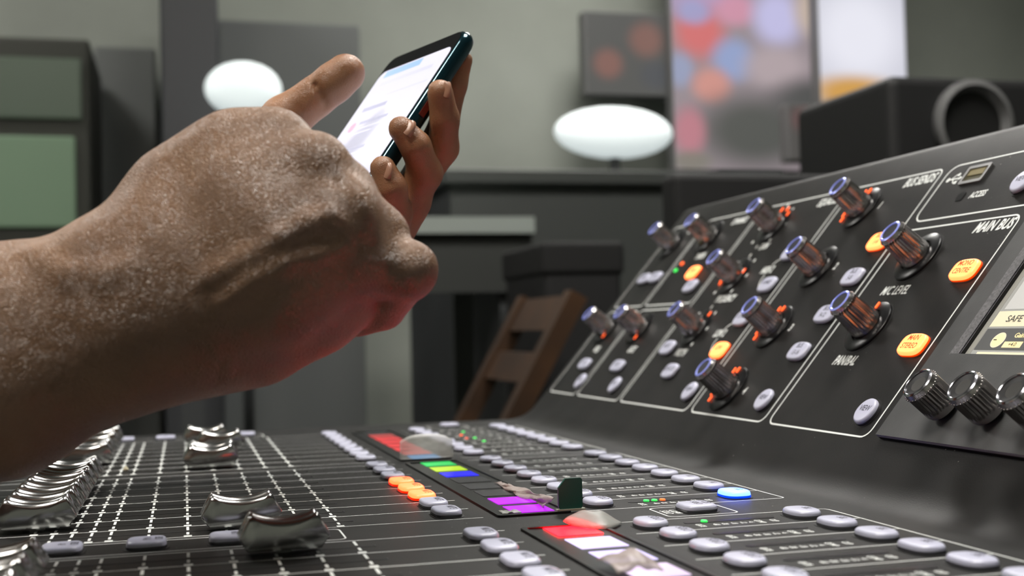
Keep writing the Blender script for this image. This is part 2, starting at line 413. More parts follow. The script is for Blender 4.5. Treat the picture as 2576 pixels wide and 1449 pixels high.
def disc_mesh(r, z, dish=.0):
    mb = MB(); N = 48; c = lambda rr,zz: [(rr*math.cos(2*math.pi*j/N), rr*math.sin(2*math.pi*j/N), zz) for j in range(N)]
    mb.loft([c(r,z-.03),c(r,z),c(r*.6,z-dish),c(r*.05,z-dish*1.2)]); return mb
K = dict(a=knob_mesh(.335,.283,.8,28,.247).mesh('k',smooth=50), ar=ring_mesh(.249,.195,.8,.04).mesh('kr',smooth=50), ai=disc_mesh(.20,.775).mesh('ki',smooth=50),
         e=knob_mesh(.30,.298,.6,30,.272).mesh('e',smooth=50), er=ring_mesh(.275,.228,.6,.05).mesh('er',smooth=50), ei=disc_mesh(.232,.575,.02).mesh('ei',smooth=50))
K['a'].materials.append(M_KNOB); K['e'].materials.append(M_KNOB); K['ar'].materials.append(M_KNOBR); K['er'].materials.append(M_KNOBC)
K['ai'].materials.append(M_INLAY); K['ei'].materials.append(M_INLAY)
mbc = MB(); N=64; cc=lambda r,z:[(r*math.cos(2*math.pi*j/N)*1.03, r*math.sin(2*math.pi*j/N)*.97, z) for j in range(N)]
mbc.loft([cc(.615,0),cc(.615,.006)],mi=1); mbc.loft([cc(.58,.0),cc(.575,.05),cc(.555,.065),cc(.37,.075),cc(.36,.03)],mi=0)
K['c'] = mbc.mesh('collar',smooth=40); K['c'].materials.append(M_GLOSS); K['c'].materials.append(M_SLOT)
mbl = MB(); o_=rrect(-.075,.075,-.026,.026,.024); mbl.loft([[(a,b,0) for a,b in o_],[(a,b,.02) for a,b in o_]]); K['l']=mbl.mesh('ledseg'); K['l'].materials.append(M_LEDO)
def knob(s, y, leds=(), kind='a', o=0.0):
    def link(nm, me, par, loc=(0,0,0), rot=(0,0,0)):
        ob = bpy.data.objects.new(nm, me); COL.objects.link(ob); ob.parent = par; ob.location = loc; ob.rotation_euler = rot; return ob
    if kind == 'a':
        c_ = link('led_collar', K['c'], console, ploc(s,y,o), PR)
        for a, b in leds: link('led_segment', K['l'], c_, (a*S,b*S,.07*S))
        kb = link('rotary_knob', K['a'], console, ploc(s,y,o+.02), PR)
        link('top_ring', K['ar'], kb); link('top_inlay', K['ai'], kb)
    else:
        kb = link('screen_encoder', K['e'], console, ploc(s,y,o+.08), PR)
        link('top_ring', K['er'], kb); link('top_inlay', K['ei'], kb)
        sh = MB(); sh.loft([cc(.2,0),cc(.2,.2)]); me = sh.mesh('shaft'); me.materials.append(M_SLOT)
        link('shaft', me, kb, (0,0,-.09*S))
    return kb
L4 = ((.48,.27),(.50,.09),(-.17,.52),(-.33,.43))
knob(5.93,-1.9,L4); knob(4.18,-1.9,((.3,.44),)); knob(2.44,-1.9,L4); knob(.69,-1.9,L4)
knob(4.16,-5.78,((.1,.53),)); knob(2.42,-5.78,((.49,.09),(.1,.52)))
knob(5.93,2.35,((.49,.1),(.47,-.25),(.28,-.48),(.1,.5))); knob(4.2,2.45,((-.16,.5),(-.25,.44),(.1,-.5))); knob(2.46,2.42,((.42,-.34),(.1,.5)))
knob(5.95,6.5,((.1,.5),(.3,.4))); knob(5.95,9.35,((.1,.5),)); knob(2.48,6.5,((-.36,-.4),(.1,.5))); knob(2.48,9.35,((-.3,-.4),))

# screen faceplate -----------------------------------------------------
PO = .12
PL = mat('faceplate', (.045,.046,.047), .5, noise=(60,.8,1.25), bump=(1500,.2,.0002))
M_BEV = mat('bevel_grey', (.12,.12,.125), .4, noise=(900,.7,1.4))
mb = MB(); ya, yb, sa, sb = -8.60, -22.6, 0.02, 7.2     # plate outline, opening y -9.1..-21, s 1.73..6.6
oy0, oy1, os0, os1 = -9.09, -21.0, 1.74, 6.5
outer = rrect(sa,sb,yb,ya,.12); 
o4 = [(sa,ya),(sa,yb),(sb,yb),(sb,ya)]; i4 = [(os0,oy0),(os0,oy1),(os1,oy1),(os1,oy0)]
for i in range(4):
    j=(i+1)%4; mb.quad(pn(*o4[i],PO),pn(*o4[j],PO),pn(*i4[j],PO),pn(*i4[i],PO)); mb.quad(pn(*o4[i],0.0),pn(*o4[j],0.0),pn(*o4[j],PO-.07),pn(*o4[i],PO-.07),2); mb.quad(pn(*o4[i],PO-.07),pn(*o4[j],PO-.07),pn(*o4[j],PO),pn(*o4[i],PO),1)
j4 = [(os0-.0,oy0-.20),(os0,oy1),(os1-.1,oy1),(os1-.1,oy0-.20)]
for i in range(4):
    j=(i+1)%4; mb.quad(pn(*i4[i],PO),pn(*i4[j],PO),pn(*j4[j],PO-.05),pn(*j4[i],PO-.05),1)
k4 = [(os0,oy0-.22),(os0,oy1),(os1-.12,oy1),(os1-.12,oy0-.22)]
for i in range(4):
    j=(i+1)%4; mb.quad(pn(*j4[i],PO-.05),pn(*j4[j],PO-.05),pn(*k4[j],.012),pn(*k4[i],.012),2)
new_obj('screen_faceplate', mb.mesh('screen_faceplate'), [PL, mat('plate_edge_sheen',(.55,.55,.62),.3,.3), M_SLOT], console)  # pale edge colour holds reflected light, black band stands for the gap below
# bevel strip visible on the near side of the opening
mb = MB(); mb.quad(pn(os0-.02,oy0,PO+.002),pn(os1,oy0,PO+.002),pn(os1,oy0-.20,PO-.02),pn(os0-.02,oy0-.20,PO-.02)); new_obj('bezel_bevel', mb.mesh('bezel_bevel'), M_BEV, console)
scr = MB(); yl = oy0-.36
scr.quad(pn(os0,yl,.02),pn(os1-.15,yl,.02),pn(os1-.15,oy1,.02),pn(os0,oy1,.02),0)
scr.quad(pn(os0-.01,yl+.14,.015),pn(os1-.15,yl+.14,.015),pn(os1-.15,yl,.022),pn(os0-.01,yl,.022),1)
M_SCR = mat('screen_grey', (.25,.25,.24), .25, emit=(.30,.30,.27), es=.55)
M_SCRE = mat('screen_edge', (.3,.3,.27), .3)
touch = new_obj('touch_screen', scr.mesh('touch_screen'), [M_SCR, M_SCRE], console)
M_CREAM = mat('screen_cream', (.5,.45,.33), .3, emit=(.50,.44,.30), es=.85); M_SDK = mat('screen_dark', (.05,.05,.05), .3, emit=(.09,.09,.085), es=.8); M_YEL = mat('screen_yellow',(.6,.5,.25),.3,emit=(.72,.56,.27),es=1)
M_SCG = mat('screen_light', (.3,.3,.3), .3, emit=(.42,.41,.37), es=.8)
ui = MB(); UF = lambda o: (lambda s,y: pn(s,y,o))
def urect(s0,s1,y0,y1,o,mi): f=UF(o); ui.quad(f(s0,y0),f(s0,y1),f(s1,y1),f(s1,y0),mi)
urect(1.76,1.86,yl-.16,oy1,.024,0)                       # bottom cream bar
urect(1.90,2.34,yl-.02,oy1,.024,1)                       # dark strip
urect(2.38,2.70,yl-.02,oy1,.024,0)                       # SAFE bar
urect(2.74,4.6,yl-.1,oy1,.024,4)
cs, cy = 2.10, -9.93
ui.add([pn(cs+.155*math.cos(a),cy+.155*math.sin(a),.027) for a in np.linspace(0,2*math.pi,33)[:-1]],[tuple(range(32))],0)
ui.add([pn(cs+.125*math.cos(a),cy+.125*math.sin(a),.030) for a in np.linspace(0,2*math.pi,33)[:-1]],[tuple(range(32))],2)
urect(cs-.01,cs+.012,cy+.11,cy+.03,.033,3)
urect(1.95,2.07,-10.12,-10.56,.027,2); put_text(ui,'+4.0',.11,2.01,-10.34,UF(.03),3,shear=0,weight=.01,sx=1)
put_text(ui,'Gain',.13,2.19,-10.38,UF(.03),2,shear=0,weight=.02,sx=1)
put_text(ui,'SAFE',.19,2.53,-9.98,UF(.03),3,shear=0,weight=.005,sx=1)
o=new_obj('screen_page', ui.mesh('screen_page'), [M_CREAM, M_SDK, M_YEL, mat('screen_ink',(.06,.06,.05),.4), M_SCG], touch)
for y in (-10.0,-11.12,-12.24): knob(.64,y,kind='e',o=PO)
# panel buttons
for s_,y,k_,t,l in [(.48,-7.76,'view','VIEW',None),(.49,-3.89,'view','VIEW',None),(.50,-.09,'view','VIEW',None),(5.78,-7.59,'view','VIEW',None),
    (3.67,-7.73,'rect','MONO\nCENTRE','amber'),(1.96,-7.75,'rect','MAIN\nSTEREO','amber'),(4.72,-3.88,'rect','BUS\n1-4','amber'),(3.74,-3.88,'rect','BUS\n5-8',None),(2.74,-3.88,'rect','BUS\n9-12',None),(1.75,-3.88,'rect','BUS\n13-16',None),
    (1.74,-.04,'rect','LOW','amber'),(2.70,-.02,'rect','LO MID',None),(3.74,-.02,'rect','HI MID',None),(4.74,.0,'rect','HIGH',None),
    (1.77,3.2,'rect','MODE',None),(1.04,1.92,'rect','LOW CUT',None),(1.09,5.84,'wide','GATE',None),(.45,4.95,'view','VIEW',None),(1.08,8.75,'wide','48V',None),(.45,7.95,'view','VIEW',None),
    (4.49,5.5,'rect','COMP','amber'),(3.95,4.9,'rect','KEY',None),(4.48,9.3,'wide','PHASE',None),(4.48,8.35,'wide','LINK',None)]:
    button('panel_button', k_, pn(s_,y,0), PR, lit=l, txt=t, label='amber lit panel button' if l else None)
for s_,y,m_ in [(4.72,7.2,M_LEDG),(4.98,7.1,M_LEDO)]:
    b_=MB(); o_=superell(.06,.09,2,16); b_.loft([[(a,b,0) for a,b in o_],[(a,b,.03) for a,b in o_]]); new_obj('panel_led', b_.mesh('panel_led'), m_, console, ploc(s_,y), PR)
# usb socket
mb = MB(); o_=rrect(-.24,.24,-.37,.37,.05); i_=rrect(-.17,.17,-.30,.30,.03)
mb.loft([[(a,b,0) for a,b in o_],[(a,b,.035) for a,b in o_],[(a,b,.035) for a,b in i_],[(a,b,.004) for a,b in i_]],caps=False,mi=0); mb.add([(a,b,.005) for a,b in i_],[tuple(range(len(i_)))],1)
mb.box(-.02,.14,-.24,.26,.006,.02,2)
new_obj('usb_socket', mb.mesh('usb_socket'), [mat('socket_metal',(.55,.55,.56),.35,.8), mat('socket_inside',(.05,.045,.02),.5), mat('socket_tongue',(.16,.13,.05),.4)], console, ploc(6.33,-5.70), PR)
mb = MB()
def pdot(s,y,r,n=14): mb.add([pf(s+r*math.cos(a),y+r*math.sin(a)) for a in np.linspace(0,2*math.pi,n+1)[:-1]],[tuple(range(n))])
mb.ribbon([(6.32,-4.78),(6.32,-5.2)],.035,pf); pdot(6.32,-4.80,.06); mb.add([pf(6.26,-5.16),pf(6.38,-5.16),pf(6.32,-5.27)],[(0,1,2)])
mb.ribbon([(6.32,-4.9),(6.43,-5.0),(6.43,-5.06)],.03,pf); pdot(6.43,-5.08,.045); mb.ribbon([(6.32,-4.96),(6.21,-5.04),(6.21,-5.1)],.03,pf); mb.add([pf(6.17,-5.08),pf(6.25,-5.08),pf(6.25,-5.17),pf(6.17,-5.17)],[(0,1,2,3)])
new_obj('usb_symbol', mb.mesh('usb_symbol'), M_PRINT, body)
mb = MB(); o_=rrect(-.11,.11,-.11,.11,.04); mb.loft([[(a,b,0) for a,b in o_],[(a,b,.01) for a,b in o_]]); new_obj('access_led', mb.mesh('access_led'), M_GLOSS, console, ploc(5.74,-5.72), PR)

# ------------------------------------------------------------------ implicit surfaces for skin
def P(u, v, d, rp): p = cp(u,v,d); return (p, rp*d/F)
def rcone(X, a, b, r1, r2):      # distance to a rounded cone
    ba = b-a; l2 = ba@ba; rr = r1-r2; a2 = max(l2-rr*rr, 1e-6); il2 = 1/l2
    pa = X-a; y = pa@ba; z = y-l2
    x2 = ((pa*l2 - y[...,None]*ba)**2).sum(-1); y2 = y*y*l2; z2 = z*z*l2
    k = np.sign(rr)*rr*rr*x2
    c1 = np.sign(z)*a2*z2 > k; c2 = np.sign(y)*a2*y2 < k
    return np.where(c1, np.sqrt(x2+z2)*il2-r2, np.where(c2, np.sqrt(x2+y2)*il2-r1, (np.sqrt(np.maximum(x2*a2*il2,0))+y*rr)*il2-r1))
class Flesh:
    def __init__(s): s.pr = []
    def chain(s, pts, k=.25, sub=False):
        if len(pts) == 1: pts = [pts[0], (pts[0][0]+1e-3, pts[0][1])]
        for a, b in zip(pts[:-1], pts[1:]): s.pr.append((np.array(a[0],float), np.array(b[0],float), a[1], b[1], k, sub))
    def ev(s, X):
        d = np.full(X.shape[:-1], 1e3)
        for a,b,r1,r2,k,sub in s.pr:
            e = rcone(X,a,b,r1,r2)
            if sub:
                h = np.maximum(k-np.abs(-e-d),0)/k; d = np.maximum(d,-e)+h*h*k*.25
            else:
                h = np.maximum(k-np.abs(e-d),0)/k; d = np.minimum(d,e)-h*h*k*.25
        return d
    def surf(s, u, v, d0=10, d1=30):   # depth of the surface under a pixel
        r = ray(u,v); t = d0
        for _ in range(80):
            q = float(s.ev((CAM+t*r)[None])[0])
            if q < .002: return t
            t += q*.9/np.linalg.norm(r)
            if t > d1: return None
        return t
    def ridge(s, pix, rp, lift, k=.12):
        pts = []
        for u,v in pix:
            t = s.surf(u,v)
            if t: pts.append(P(u,v,t+rp*t/F-lift,rp))
        if len(pts) > 1: s.chain(pts,k)
    def groove(s, pix, rp, depth, k=.05):
        pts = []
        for u,v in pix:
            t = s.surf(u,v)
            if t: pts.append(P(u,v,t-rp*t/F+depth,rp))
        if len(pts) > 1: s.chain(pts,k,True)
    def mesh(s, name, h, pad=.4):
        A = np.array([p[0] for p in s.pr if not p[5]]+[p[1] for p in s.pr if not p[5]]); rr = max(max(p[2],p[3]) for p in s.pr)
        lo = A.min(0)-rr-pad; hi = A.max(0)+rr+pad
        n = np.ceil((hi-lo)/h).astype(int)+1
        D = np.full(n, 9.0, np.float32)
        PA=np.array([p[0] for p in s.pr]); PBv=np.array([p[1] for p in s.pr])-PA; PL=(PBv**2).sum(1)+1e-9
        PR1=np.array([p[2] for p in s.pr]); PR2=np.array([p[3] for p in s.pr]); subm=np.array([p[5] for p in s.pr])
        def PRD(c):
            t=np.clip(((c-PA)*PBv).sum(1)/PL,0,1); return np.sqrt(((c-PA-t[:,None]*PBv)**2).sum(1))-np.maximum(PR1,PR2)
        # coarse pass, then refine only the blocks near the surface
        B = 10; allpr = s.pr
        for i in range(0,n[0],B):
            for j in range(0,n[1],B):
                for k in range(0,n[2],B):
                    c = lo+h*(np.array([i,j,k])+B/2); s.pr = allpr
                    ed = PRD(c)
                    if ed.min() > h*B*1.8+1.0: D[i:min(i+B,n[0]),j:min(j+B,n[1]),k:min(k+B,n[2])] = ed.min(); continue
                    lim = max(ed[~subm].min(),0) + h*B*1.8 + .9
                    s.pr = [p_ for p_,e_ in zip(allpr,ed) if e_ < lim]
                    q = float(s.ev(c[None])[0])
                    i1,j1,k1 = min(i+B,n[0]),min(j+B,n[1]),min(k+B,n[2])
                    if abs(q) > h*B*1.05+.25: D[i:i1,j:j1,k:k1] = q; continue
                    g = np.stack(np.meshgrid(lo[0]+h*np.arange(i,i1),lo[1]+h*np.arange(j,j1),lo[2]+h*np.arange(k,k1),indexing='ij'),-1)
                    D[i:i1,j:j1,k:k1] = s.ev(g)
        s.pr = allpr
        I = D < 0
        cn = np.zeros(np.array(D.shape)-1, np.int8)
        for dx in (0,1):
            for dy in (0,1):
                for dz in (0,1): cn += I[dx:dx+cn.shape[0],dy:dy+cn.shape[1],dz:dz+cn.shape[2]]
        act = (cn>0)&(cn<8); idx = np.full(cn.shape,-1,np.int64); cells = np.argwhere(act); idx[act] = np.arange(len(cells))
        acc = np.zeros((len(cells),3)); ct = np.zeros(len(cells))
        cor = [(0,0,0),(1,0,0),(0,1,0),(1,1,0),(0,0,1),(1,0,1),(0,1,1),(1,1,1)]
        for a in range(8):
            for b in range(a+1,8):
                if sum(abs(cor[a][i]-cor[b][i]) for i in range(3)) != 1: continue
                da = D[tuple((cells+cor[a]).T)]; db = D[tuple((cells+cor[b]).T)]
                m = (da<0)!=(db<0); t = np.where(m, da/np.where(m,da-db,1), 0)
                pt_ = np.array(cor[a])+t[:,None]*(np.array(cor[b])-np.array(cor[a]))
                acc += pt_*m[:,None]; ct += m
        V = lo + h*(cells + acc/ct[:,None])
        faces = []
        for ax in range(3):
            sl = [slice(None)]*3; sl2 = [slice(None)]*3; sl[ax]=slice(0,-1); sl2[ax]=slice(1,None)
            e = np.argwhere(I[tuple(sl)] != I[tuple(sl2)])
            o1,o2 = [a for a in range(3) if a!=ax]
            e = e[(e[:,o1]>0)&(e[:,o2]>0)&(e[:,o1]<cn.shape[o1])&(e[:,o2]<cn.shape[o2])]
            def gi(da,db_):
                c = e.copy(); c[:,o1]-=da; c[:,o2]-=db_; return idx[tuple(c.T)]
            q = np.stack([gi(0,0),gi(1,0),gi(1,1),gi(0,1)],1)
            flip = I[tuple(e.T)]; 
            if ax == 1: flip = ~flip
            q[~flip] = q[~flip][:,::-1]; faces.append(q)
        Fq = np.concatenate(faces)
        nb = np.zeros_like(V); nc = np.zeros(len(V))      # two light smoothing passes
        E_ = np.concatenate([Fq[:,[0,1]],Fq[:,[1,2]],Fq[:,[2,3]],Fq[:,[3,0]]])
        for _ in range(2):
            nb[:] = 0; nc[:] = 0; np.add.at(nb,E_[:,0],V[E_[:,1]]); np.add.at(nc,E_[:,0],1); V = V*.5+.5*nb/nc[:,None]
        me = bpy.data.meshes.new(name); me.from_pydata((V*S+np.array([0,0,Z0])).tolist(), [], Fq.tolist())
        bm = bmesh.new(); bm.from_mesh(me); bmesh.ops.recalc_face_normals(bm, faces=bm.faces); bm.to_mesh(me); bm.free()
        me.polygons.foreach_set('use_smooth',[True]*len(me.polygons)); return me

def skin_material(name, c0, c1, palm=False):
    m = mat(name, c0, .42, spec=.6)
    nt = m.node_tree; b = nt.nodes['Principled BSDF']; tc = nt.nodes.new('ShaderNodeTexCoord'); L = nt.links.new
    n = nt.nodes.new('ShaderNodeTexNoise'); n.inputs['Scale'].default_value=38; n.inputs['Detail'].default_value=7
    r = nt.nodes.new('ShaderNodeValToRGB'); e=r.color_ramp.elements; e[0].position=.32; e[0].color=(*c1,1); e[1].position=.68; e[1].color=(*c0,1)
    L(tc.outputs['Object'],n.inputs['Vector']); L(n.outputs['Fac'],r.inputs['Fac']); L(r.outputs['Color'],b.inputs['Base Color'])
    b.inputs['Subsurface Weight'].default_value=.08; b.inputs['Subsurface Radius'].default_value=(.006,.002,.001); b.inputs['Subsurface Scale'].default_value=.6
    v = nt.nodes.new('ShaderNodeTexVoronoi'); v.feature='DISTANCE_TO_EDGE'; v.inputs['Scale'].default_value=1350 if not palm else 1500
    mp = nt.nodes.new('ShaderNodeMapping'); mp.inputs['Scale'].default_value=(1,1,1)
    nz = nt.nodes.new('ShaderNodeTexNoise'); nz.inputs['Scale'].default_value=150; nz.inputs['Detail'].default_value=3
    mx = nt.nodes.new('ShaderNodeMixRGB'); mx.blend_type='ADD'; mx.inputs['Fac'].default_value=.006
    L(tc.outputs['Object'],mx.inputs['Color1']); L(nz.outputs['Color'],mx.inputs['Color2']); L(mx.outputs['Color'],mp.inputs['Vector']); L(mp.outputs['Vector'],v.inputs['Vector']); L(tc.outputs['Object'],nz.inputs['Vector'])
    cl = nt.nodes.new('ShaderNodeMapRange'); cl.inputs['From Max'].default_value=.35; L(v.outputs['Distance'],cl.inputs['Value'])
    nf = nt.nodes.new('ShaderNodeTexNoise'); nf.inputs['Scale'].default_value=900; nf.inputs['Detail'].default_value=6; L(tc.outputs['Object'],nf.inputs['Vector'])
    ad = nt.nodes.new('ShaderNodeMath'); ad.operation='MULTIPLY_ADD'; ad.inputs[1].default_value=.9; L(nf.outputs['Fac'],ad.inputs[0]); L(cl.outputs[0],ad.inputs[2])
    bp = nt.nodes.new('ShaderNodeBump'); bp.inputs['Strength'].default_value=.6; bp.inputs['Distance'].default_value=.00042 if not palm else .00012
    L(ad.outputs[0],bp.inputs['Height']); L(bp.outputs['Normal'],b.inputs['Normal'])
    return m
M_SKIN = skin_material('skin_back_of_hand', (.275,.155,.088), (.19,.103,.058))
M_SKIN2 = skin_material('skin_palm_side_lit', (.38,.185,.09), (.27,.125,.06), True)  # palm texture; the brighter orange paints the light falling on this hand
M_NAIL = mat('fingernail', (.38,.20,.13), .32)

ra = Flesh()
k = .5
ra.chain([P(-950,1190,15.8,300),P(-350,1010,15.3,262)],.5)
ra.chain([P(-350,960,15.3,215),P(0,822,15.2,186),P(310,706,15.3,152)],.5)
ra.chain([P(-350,1060,15.3,215),P(0,985,15.2,200),P(330,842,15.35,176),P(520,830,15.55,155)],.5)
ra.chain([P(310,690,15.35,140),P(400,600,15.6,118),P(470,502,15.7,124),P(600,412,15.7,116),P(688,378,15.7,95)],k)
ra.chain([P(330,760,15.25,150),P(440,640,15.3,125),P(620,520,15.25,108),P(785,430,15.3,82)],k)
ra.chain([P(380,780,15.25,150),P(480,710,15.2,130),P(690,615,15.1,108),P(852,545,15.2,82)],k)
ra.chain([P(400,800,15.35,150),P(520,780,15.3,132),P(700,735,15.25,118),P(875,668,15.4,86)],k)
ra.chain([P(520,830,15.6,150),P(640,812,15.85,146),P(790,770,15.9,112),P(858,738,15.95,98)],.3)
ra.chain([P(688,378,15.8,90),P(765,410,16.7,78),P(800,480,17.6,62),P(740,550,17.5,56)],.12)
ra.chain([P(852,548,15.3,78),P(870,480,15.7,60),P(800,440,15.5,70)],.3)
ra.chain([P(785,430,15.35,80),P(845,500,16.2,72),P(870,570,17.2,62),P(800,630,17.3,56)],.14)
ra.chain([P(852,548,15.25,80),P(948,598,15.9,69),P(905,680,17.0,60),P(840,720,16.9,54)],.34)
ra.chain([P(875,668,15.4,82),P(1020,687,15.65,70)],.16)
ra.chain([P(1018,690,15.7,68),P(965,772,16.25,57)],.08)
ra.chain([P(962,774,16.25,57),P(898,802,16.5,47)],.05)
ra.chain([P(450,560,16.4,110),P(600,470,17.1,84),P(700,490,17.6,70),P(770,530,17.9,58)],.2)
for u,v,d,rp in [(700,352,15.62,66),(803,408,15.28,62),(872,528,15.15,62),(898,640,15.3,66),(1035,672,15.62,60)]: ra.chain([P(u,v,d,rp)],.22)
ra.chain([P(250,640,15.05,60)],.4)
ra.ridge([(520,700),(620,650),(700,600),(780,560),(840,540)],18,.03,.16)
ra.ridge([(560,760),(640,700),(720,660),(800,640),(870,620)],15,.02,.16)
ra.ridge([(90,650),(180,700),(270,700),(330,680)],26,-.03,.2)
ra.groove([(860,450),(880,520),(905,560)],16,.03,.14)
ra.groove([(560,900),(552,930),(545,962)],4,.03,.05); ra.groove([(604,900),(600,940)],4,.025,.05)
for i in range(6):               # knuckle creases of the little finger
    x = 900+i*17; ra.groove([(x,588+i*4),(x+4,610+i*3),(x+2,634+i*2)],3.5,.016,.04)
for i in range(3):
    y = 620+i*14; ra.groove([(880,y-12),(940,y),(1010,y+8)],3.5,.014,.04)
person = empty('person', tuple(world(cp(300,760,15.4))))
tag(person, 'person reaching in from the left, one fist over the faders, other hand holding a phone', 'person')
def parent_keep(o, par): o.parent = par; o.matrix_parent_inverse = Matrix.Translation(-Vector(par.location))
o = new_obj('right_arm', ra.mesh('right_arm', .052), M_SKIN); parent_keep(o, person)
# left hand ------------------------------------------------------------
la = Flesh()
la.chain([P(1168,150,22.98,22),P(1146,212,22.98,29),P(1118,310,22.95,36),P(1040,470,22.9,46)],.1)
la.chain([P(1107,232,21.9,33),P(1119,300,22.1,36),P(1114,372,22.5,40),P(1040,470,22.7,48)],.1)
la.chain([P(1009,324,21.45,33),P(1046,368,21.55,38),P(1070,436,21.9,43),P(1022,506,22.2,50),P(950,590,22.8,70)],.1)
la.chain([P(963,424,21.15,33),P(983,474,21.2,40),P(990,536,21.6,46),P(930,640,22.8,75)],.1)
la.chain([P(1022,506,22.3,50),P(900,640,23.0,96),P(785,742,23.6,108)],.35)
la.chain([P(900,640,23.1,92),P(785,742,23.7,105),P(630,800,23.9,98),P(200,890,22.6,110),P(-500,1000,20.6,160)],.4)
la.chain([P(870,184,22.9,49),P(838,210,22.9,50),P(795,243,22.95,50),P(715,302,23.0,60),P(656,400,23.66,68),P(657,600,24.2,86),P(770,735,24.0,95)],.1)
la.groove([(792,212),(808,238),(820,264),(834,284)],6,.075,.07)
la.groove([(745,262),(760,285),(775,300)],4,.02,.05)
la.groove([(1028,360),(1050,345)],3,.015,.04); la.groove([(966,470),(992,462)],3,.015,.04)
o2 = new_obj('left_hand', la.mesh('left_hand', .055), M_SKIN2); parent_keep(o2, person)
def nail(u,v,d,du,dv,ru,rv,par):    # small curved plate on a fingertip
    c = cp(u,v,d); ax = (cp(u+du,v+dv,d)-c); ax /= np.linalg.norm(ax); vw = c-CAM; vw /= np.linalg.norm(vw)
    nrm = -vw*.75 + (R.T@np.array([.6,-.2,0])); nrm /= np.linalg.norm(nrm); ax -= nrm*(ax@nrm); ax/=np.linalg.norm(ax); bx = np.cross(nrm,ax)
    mbn = MB(); rings=[]
    for q_ in (1.0,.8,.5,.15):
        rings.append([tuple((c+ax*(x*q_)+bx*(y*q_)+nrm*(.05*(1-q_*q_)-.0)-nrm*(.10*(y*q_/rv)**2))*S) for x,y in superell(ru,rv,3,28)])
    mbn.loft(rings); me = mbn.mesh('fingernail',1,60); me.transform(Matrix.Translation((0,0,Z0)))
    ob = new_obj('fingernail', me, M_NAIL); ob.parent = par; ob.matrix_parent_inverse = Matrix.Translation(-Vector(par.location) - Vector(person.location))*1 if False else par.matrix_world.inverted(); return ob
bpy.context.view_layer.update()
nail(1036,324,la.surf(1032,328)+.02 if la.surf(1032,328) else 21.1,8,-12,.16,.11,o2)
nail(1130,226,(la.surf(1126,228) or 21.7)-.0,2,-14,.15,.09,o2)
nail(981,430,(la.surf(979,430) or 21)-.0,4,-12,.15,.08,o2)

# ------------------------------------------------------------------ phone
Tc = cp(1182,64,22.6)
Lv = R.T@np.array([-.41,.70,-.297]); Lv/=np.linalg.norm(Lv)
Wv = R.T@np.array([-1.69,.115,2.55]); Wv -= Lv*(Wv@Lv); Wv/=np.linalg.norm(Wv)
Nv = np.cross(Lv,Wv)
if (R@Nv)[0] > 0: Nv = -Nv      # screen normal: left, up, towards the viewer
PLn, PWd, PTh = 6.5, 3.1, .33
phone = empty('smartphone', tuple(world(Tc + Lv*PLn/2 + Wv*PWd/2)))
tag(phone, 'dark teal smartphone with a lit white screen held above the console', 'smartphone')
def ph(a,b,c=0): return tuple((Tc + Lv*a + Wv*b + Nv*c)*S + np.array([0,0,Z0]))
def pobj(nm, mbx, mats, par=phone, smooth=None):
    me = mbx.mesh(nm, 1, smooth); o = new_obj(nm, me, mats); o.parent = par; o.matrix_parent_inverse = Matrix.Translation(-Vector(phone.location)); return o
mb = MB(); RR=.32; rings=[]
for ins,c in ((.10,-PTh),(.03,-PTh+.05),(0,-PTh+.13),(0,-.10),(.03,-.03),(.07,0)):
    rings.append([ph(a,b,c) for a,b in rrect(ins,PLn-ins,ins,PWd-ins,RR)])
mb.loft(rings)
pbody = pobj('phone_body', mb, mat('phone_teal',(.012,.055,.075),.16,.75,coat=.6), smooth=40)
mb = MB(); mb.add([ph(a,b,.004) for a,b in rrect(.08,PLn-.08,.08,PWd-.08,RR-.06)],[tuple(range(24))]); pobj('screen_glass', mb, mat('phone_glass',(.008,.008,.01),.06))
mb = MB(); mb.add([ph(a,b,.008) for a,b in rrect(.46,PLn-.16,.12,PWd-.12,.2)],[tuple(range(24))])
pobj('lit_screen', mb, mat('phone_screen',(.5,.5,.55),.12,emit=(.46,.47,.60),es=1.0))
mb = MB(); rndm = random.Random(7)
def pr_(a0,a1,b0,b1,mi,c=.011): mb.quad(ph(a0,b0,c),ph(a0,b1,c),ph(a1,b1,c),ph(a1,b0,c),mi)
pr_(.5,.68,1.2,2.7,0); pr_(.82,.92,.5,2.6,1); pr_(1.25,1.30,.3,2.8,1); pr_(1.5,1.6,1.6,2.6,2)
for i in range(6):
    a = 1.9+i*.72
    mb.add([ph(a+.12*math.cos(t)+.1,2.55+.12*math.sin(t),.012) for t in np.linspace(0,2*math.pi,17)[:-1]],[tuple(range(16))],[3,4,3,0,4,3][i])
    pr_(a,a+.07,1.0+.4*rndm.random(),2.3,2); pr_(a+.17,a+.22,.5+.6*rndm.random(),2.3,1); pr_(a+.3,a+.35,1.5,2.3,1)
    if i in (2,3): pr_(a+.28,a+.38,.9,1.1,5)
pobj('screen_content', mb, [mat('ui_blue',(.1,.2,.6),.3,emit=(.2,.33,.75),es=1),mat('ui_grey',(.3,.3,.35),.3,emit=(.36,.37,.5),es=1),mat('ui_ink',(.1,.1,.2),.3,emit=(.2,.21,.33),es=1),mat('ui_red',(.5,.1,.2),.3,emit=(.5,.12,.22),es=1),mat('ui_slate',(.2,.25,.3),.3,emit=(.22,.27,.33),es=1),mat('ui_orange',(.7,.3,.1),.3,emit=(.75,.36,.25),es=1)])
mb = MB()
def side(a0,a1,c0,c1,mi=0): mb.add([ph(a0,-.025,c0),ph(a1,-.025,c0),ph(a1,-.025,c1),ph(a0,-.025,c1),ph(a0,.02,c0),ph(a1,.02,c0),ph(a1,.02,c1),ph(a0,.02,c1)],[(0,1,2,3),(0,1,5,4),(1,2,6,5),(2,3,7,6),(3,0,4,7)],mi)
